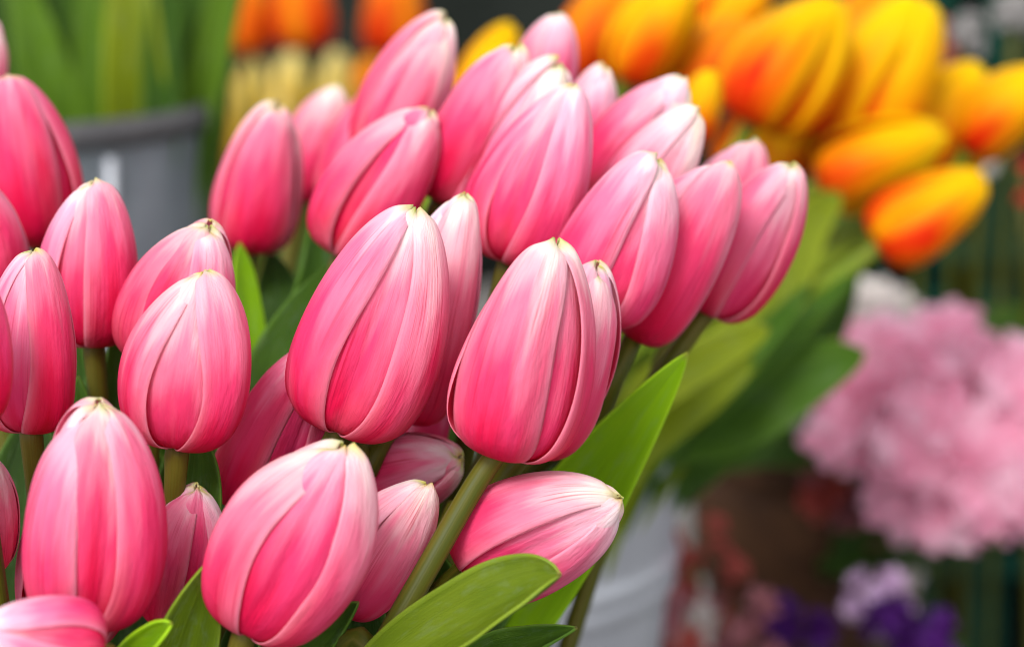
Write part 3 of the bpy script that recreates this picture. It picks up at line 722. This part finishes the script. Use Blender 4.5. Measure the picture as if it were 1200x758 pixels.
# ------------------------------------------------------------------ far orange and cream tulips, top
FC = P(350, 190, 2.05)
def far(key, b, tp, w, d, m, lab, grp):
    base = P(*b, d)
    tulip(key, b, tp, w, d, lab, mat=m, phase=random.uniform(0, 120), gap=6, foot=(base[0] * .9 - .02, base[1], 0.0), group=grp, leaves=1, res=(11, 16), lw=.05, leaf_mat=LEAF_DEEP)
OG = 'far orange tulips at the top edge'
far('o1', (294, 62), (290, -45), 62, 1.85, ORANGE, 'leftmost far orange tulip at the top edge beside the green leaves', OG)
far('o2', (358, 56), (352, -60), 76, 1.80, ORANGE, 'middle far orange tulip at the top edge', OG)
far('o3', (456, 64), (462, -50), 78, 1.85, ORANGE, 'rightmost far orange tulip at the top edge, apart from the other two', OG)
CG = 'far cream and yellow tulips behind the lone pink tulip'
cream_labels = ['cream tulip nearest the green leaves, blurred, behind the lone pink tulip', 'blurred cream tulip under the leftmost far orange one', 'blurred cream tulip under the middle far orange one', 'blurred cream tulip midway between the middle and rightmost far orange ones', 'blurred orange tulip below the rightmost far orange one', 'small blurred orange tulip right against the dark grey bucket', 'blurred cream tulip directly over the tip of the lone pink tulip', 'blurred yellow tulip just left of the mauve-pink tulip', 'lowest blurred cream tulip at the left shoulder of the lone pink one', 'blurred cream tulip against the left side of the highest pink tulip', 'blurred cream tulip just over the tip of the mauve-pink tulip']
cream = [(262, 190, 262, 85, 54, CREAM), (300, 165, 298, 68, 52, CREAM), (345, 150, 343, 62, 56, CREAM), (392, 150, 395, 60, 54, CREAM),
         (432, 150, 430, 66, 60, ORANGE), (240, 215, 236, 110, 46, ORANGE), (330, 205, 326, 112, 52, CREAM), (375, 200, 377, 104, 50, YELLOW), (285, 235, 282, 140, 52, CREAM),
         (474, 158, 476, 76, 48, CREAM), (408, 205, 410, 116, 48, CREAM)]
for i, (a, b_, c, e, w, m) in enumerate(cream):
    far('c%d' % i, (a, b_), (c, e), w, 2.0 + .05 * (i % 3), m, cream_labels[i], CG)

# ------------------------------------------------------------------ other flowers in the right background
def floret_mesh(name, r, layers, seed, ruffle=.18, cup=.35, npet=5):
    rg = np.random.default_rng(seed); V = []; F = []
    for ly in range(layers):
        rl = r * (1 - .28 * ly); lift = r * .28 * ly
        for k in range(npet):
            a0 = 2 * math.pi * (k + .5 * (ly % 2)) / npet + rg.normal(0, .12)
            o = len(V); nu, nv = 5, 5
            for j in range(nv):
                t = j / (nv - 1)
                for i in range(nu):
                    q = (i / (nu - 1) - .5) * 2
                    ww = (math.sin(math.pi * min(1, .12 + t * .80)) ** .7) * math.pi / npet * 1.1
                    a = a0 + q * ww
                    rr = rl * t * (1 - .12 * q * q * t)
                    z = lift * t + cup * rl * (t ** 2) * (.5 + .5 * ly) + ruffle * rl * t * math.sin(3 * q + k + rg.uniform(0, .6))
                    V.append((rr * math.cos(a), rr * math.sin(a), z))
            F += grid_faces(nu, nv, o)
    me = bpy.data.meshes.new(name); me.from_pydata(V, [], F)
    me.polygons.foreach_set('use_smooth', [True] * len(me.polygons)); me.update()
    return me
def floret_obj(name, me, mat_mesh, parent, pos, direction, roll, sc):
    o = bpy.data.objects.new(name, mat_mesh); COL.objects.link(o)
    q = Vector(direction).to_track_quat('Z', 'Y')
    M = Matrix.Translation(Vector(pos) - Vector(parent['_o'])) @ q.to_matrix().to_4x4() @ Matrix.Rotation(roll, 4, 'Z') @ Matrix.Scale(sc, 4)
    o.parent = parent; o.matrix_local = M
    return o
def with_mat(me, mat):
    m = me.copy(); m.materials.clear(); m.materials.append(mat); return m
fl = [floret_mesh('floret', .021, 2, s, ruffle=.07, cup=.15) for s in (1, 2, 3)]
fl_pink = [with_mat(m, FLORET) for m in fl]; fl_white = [with_mat(m, FLORET_WHITE) for m in fl]

def pot(cx, cy, r, h, mat, label):
    t = empty('flower_pot', (cx, cy, 0), label, 'pot')
    prof = [(0.001, 0), (r * .70, 0), (r * .74, .006), (r * .93, h * .74), (r * .90, h - .002), (r * .86, h), (r * .66, .02), (.001, .02)]
    v, f, u = lathe(catmull(prof, 40), (cx, cy, 0), 48); mesh_obj('wall', v, f, mat, t, u)
    rim = [(r * .92, h * .72), (r * 1.02, h * .725), (r * 1.04, h * .75), (r * 1.06, h * .98), (r * 1.03, h * 1.0), (r * .93, h * 1.0), (r * .91, h * .95)]
    v, f, u = lathe(rim, (cx, cy, 0), 48); mesh_obj('rim', v, f, mat, t, u)
    v, f, u = lathe([(.001, h * .9), (r * .45, h * .915), (r * .87, h * .9)], (cx, cy, 0), 32); mesh_obj('soil', v, f, SOIL, t, u)
    return t

pc = P(950, 578, 1.55)
pot(pc[0], pc[1], .068, pc[2] + .012, TERRACOTTA, 'dark brown clay pot below the fluffy pink flowers')

def flower_plant(name, label, cat, foot, heads, meshes, group=None, leaf_m=LEAF_DEEP, nleaf=6, leaf_len=.07, seed=0, lw=.03):
    """a plant with several rounded flower heads: heads = [(centre, radius, number of florets)]"""
    rg = np.random.default_rng(seed)
    t = empty(name, foot, label, cat, group)
    for c, rad, n in heads:
        V, F, U = tube(catmull([foot, foot * .5 + c * .5 + np.array([0, .01, .02]), c], 12), .0028, 8); mesh_obj('stem', V, F, STEM, t, U)
        for k in range(n):
            zz = 1 - 2 * (k + .5) / n; a = k * 2.39996 + rg.normal(0, .25)
            s = math.sqrt(max(0, 1 - zz * zz)); dr = np.array([s * math.cos(a), s * math.sin(a), zz])
            p = c + dr * rad * rg.uniform(.72, 1.12) * np.array([1, .8, 1])
            floret_obj('floret', None, meshes[k % len(meshes)], t, p, dr + rg.normal(0, .2, 3) + np.array([-.1, -.55, .5]), rg.uniform(0, 6.28), rg.uniform(.8, 1.25))
    for k in range(nleaf):
        a = rg.uniform(0, 6.28); c = heads[k % len(heads)][0]
        b = foot * .45 + c * .55
        tip = b + np.array([math.cos(a) * leaf_len, math.sin(a) * leaf_len * .6, leaf_len * rg.uniform(-.2, .6)])
        leaf_mesh(t, [b, b * .5 + tip * .5 + np.array([0, 0, .012]), tip], lw, leaf_m, normal=(0, -.6, .8), phi=50, n=10, nu=5, seed=k, base_w=.2)
    return t
foot = np.array([pc[0] + .005, pc[1], pc[2] - .01])
D = 1.40
flower_plant('pink_pot_plant', 'fluffy pale pink flowering plant at right below the yellow tulips', 'flowering plant', foot,
    [(P(1035, 440, D), .022, 11), (P(1095, 432, D + .03), .028, 14), (P(1165, 490, D), .034, 16), (P(1075, 500, D - .02), .028, 14), (P(1150, 555, D - .02), .032, 15),
     (P(995, 500, D - .01), .014, 7), (P(1235, 550, D), .032, 13), (P(1108, 585, D - .01), .020, 8), (P(1068, 575, D), .014, 6)], fl_pink, seed=4, nleaf=10)
flower_plant('white_pot_plant', 'pale whitish flowers peeping over the fluffy pink plant', 'flowering plant', np.array([pc[0] + .09, pc[1] + .06, 0.0]),
    [(P(1000, 385, 1.55), .020, 9), (P(1035, 378, 1.57), .016, 6)], fl_white, seed=5, nleaf=5)
flb = floret_mesh('floret', .011, 3, 9, ruffle=.12, cup=.7)
b = P(978, 573, 1.46)
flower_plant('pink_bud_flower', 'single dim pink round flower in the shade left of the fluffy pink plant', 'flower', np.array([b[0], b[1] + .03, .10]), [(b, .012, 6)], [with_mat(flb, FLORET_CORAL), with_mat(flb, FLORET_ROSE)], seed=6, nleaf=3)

small = floret_mesh('floret', .0095, 2, 12, ruffle=.12, cup=.2)
tiny = floret_mesh('floret', .0045, 2, 13, ruffle=.12, cup=.3)
SG = 'small blurred flowers along the bottom right'
for i, (x, y, d, mats, rad, n, lab) in enumerate([
    (815, 668, 1.38, (FLORET_CORAL,), .026, 12, 'coral red flower head right of the zinc bucket'),
    (775, 735, 1.32, (FLORET_ROSE, FLORET_CORAL), .018, 8, 'dusky rose flower at the foot of the zinc bucket'),
    (808, 742, 1.33, (FLORET_WHITE, FLORET_CORAL), .014, 6, 'red and white flower at the bottom edge beside the zinc bucket'),
    (870, 745, 1.33, (FLORET_ROSE,), .020, 8, 'dusty pink flower at the bottom edge below the clay pot'),
    (910, 728, 1.36, (FLORET_PURPLE,), .010, 6, 'dark purple flower in front of the clay pot'),
    (955, 740, 1.36, (FLORET_PURPLE,), .006, 4, 'smallest dark purple flower at the foot of the clay pot'),
    (1033, 702, 1.38, (FLORET_LILAC,), .017, 8, 'pale lilac flower above the bright purple ones'),
    (1045, 730, 1.35, (FLORET_PURPLE,), .011, 7, 'bright purple flower directly under the pale lilac one'),
    (1085, 752, 1.35, (FLORET_PURPLE,), .013, 8, 'bright purple flower at the bottom edge, rightmost of the purple ones'),
    (1062, 672, 1.50, (FLORET_WHITE,), .009, 5, 'little grey-white flower above right of the pale lilac one')]):
    c = P(x, y, d)
    flower_plant('bedding_flower', lab, 'flower', np.array([c[0], c[1] + .02, 0.0]), [(c, rad, n)], [with_mat(small, m) for m in mats], SG, nleaf=5, leaf_len=.05, seed=50 + i, leaf_m=LEAF_DEEP, lw=.035)
for i, (x, y, lab) in enumerate([(1203, 195, 'upper red berry-like flower at the right edge'), (1203, 232, 'lower red berry-like flower at the right edge')]):
    c = P(x, y, 1.60)
    flower_plant('red_flower', lab, 'flower', np.array([c[0] + .02, c[1], 0.0]), [(c, .0025, 4)], [with_mat(tiny, FLORET_RED)], 'red flowers at the right edge', nleaf=2, seed=80 + i)
for i, (x, y, m, r_, lab) in enumerate([(1088, 45, FLORET_CORAL, .010, 'dull red flower head far behind the tallest yellow tulip'), (1128, 42, FLORET_GREY, .010, 'greyish white flower head far behind right of the yellow tulips'),
                                   (1190, 12, FLORET_GREY, .010, 'greyish white flower head at the top right corner'), (1150, 186, FLORET_WHITE, .004, 'tiny white flower peeping between two yellow tulips at right')]):
    c = P(x, y, 1.60)
    flower_plant('far_flower', lab, 'flower', np.array([c[0], c[1], 0.0]), [(c, r_, 7)], [with_mat(small, m)], 'far blurred flower heads', nleaf=2, seed=90 + i)

for o in scene.objects:
    if '_o' in o: del o['_o']
print('objects', len(scene.objects))
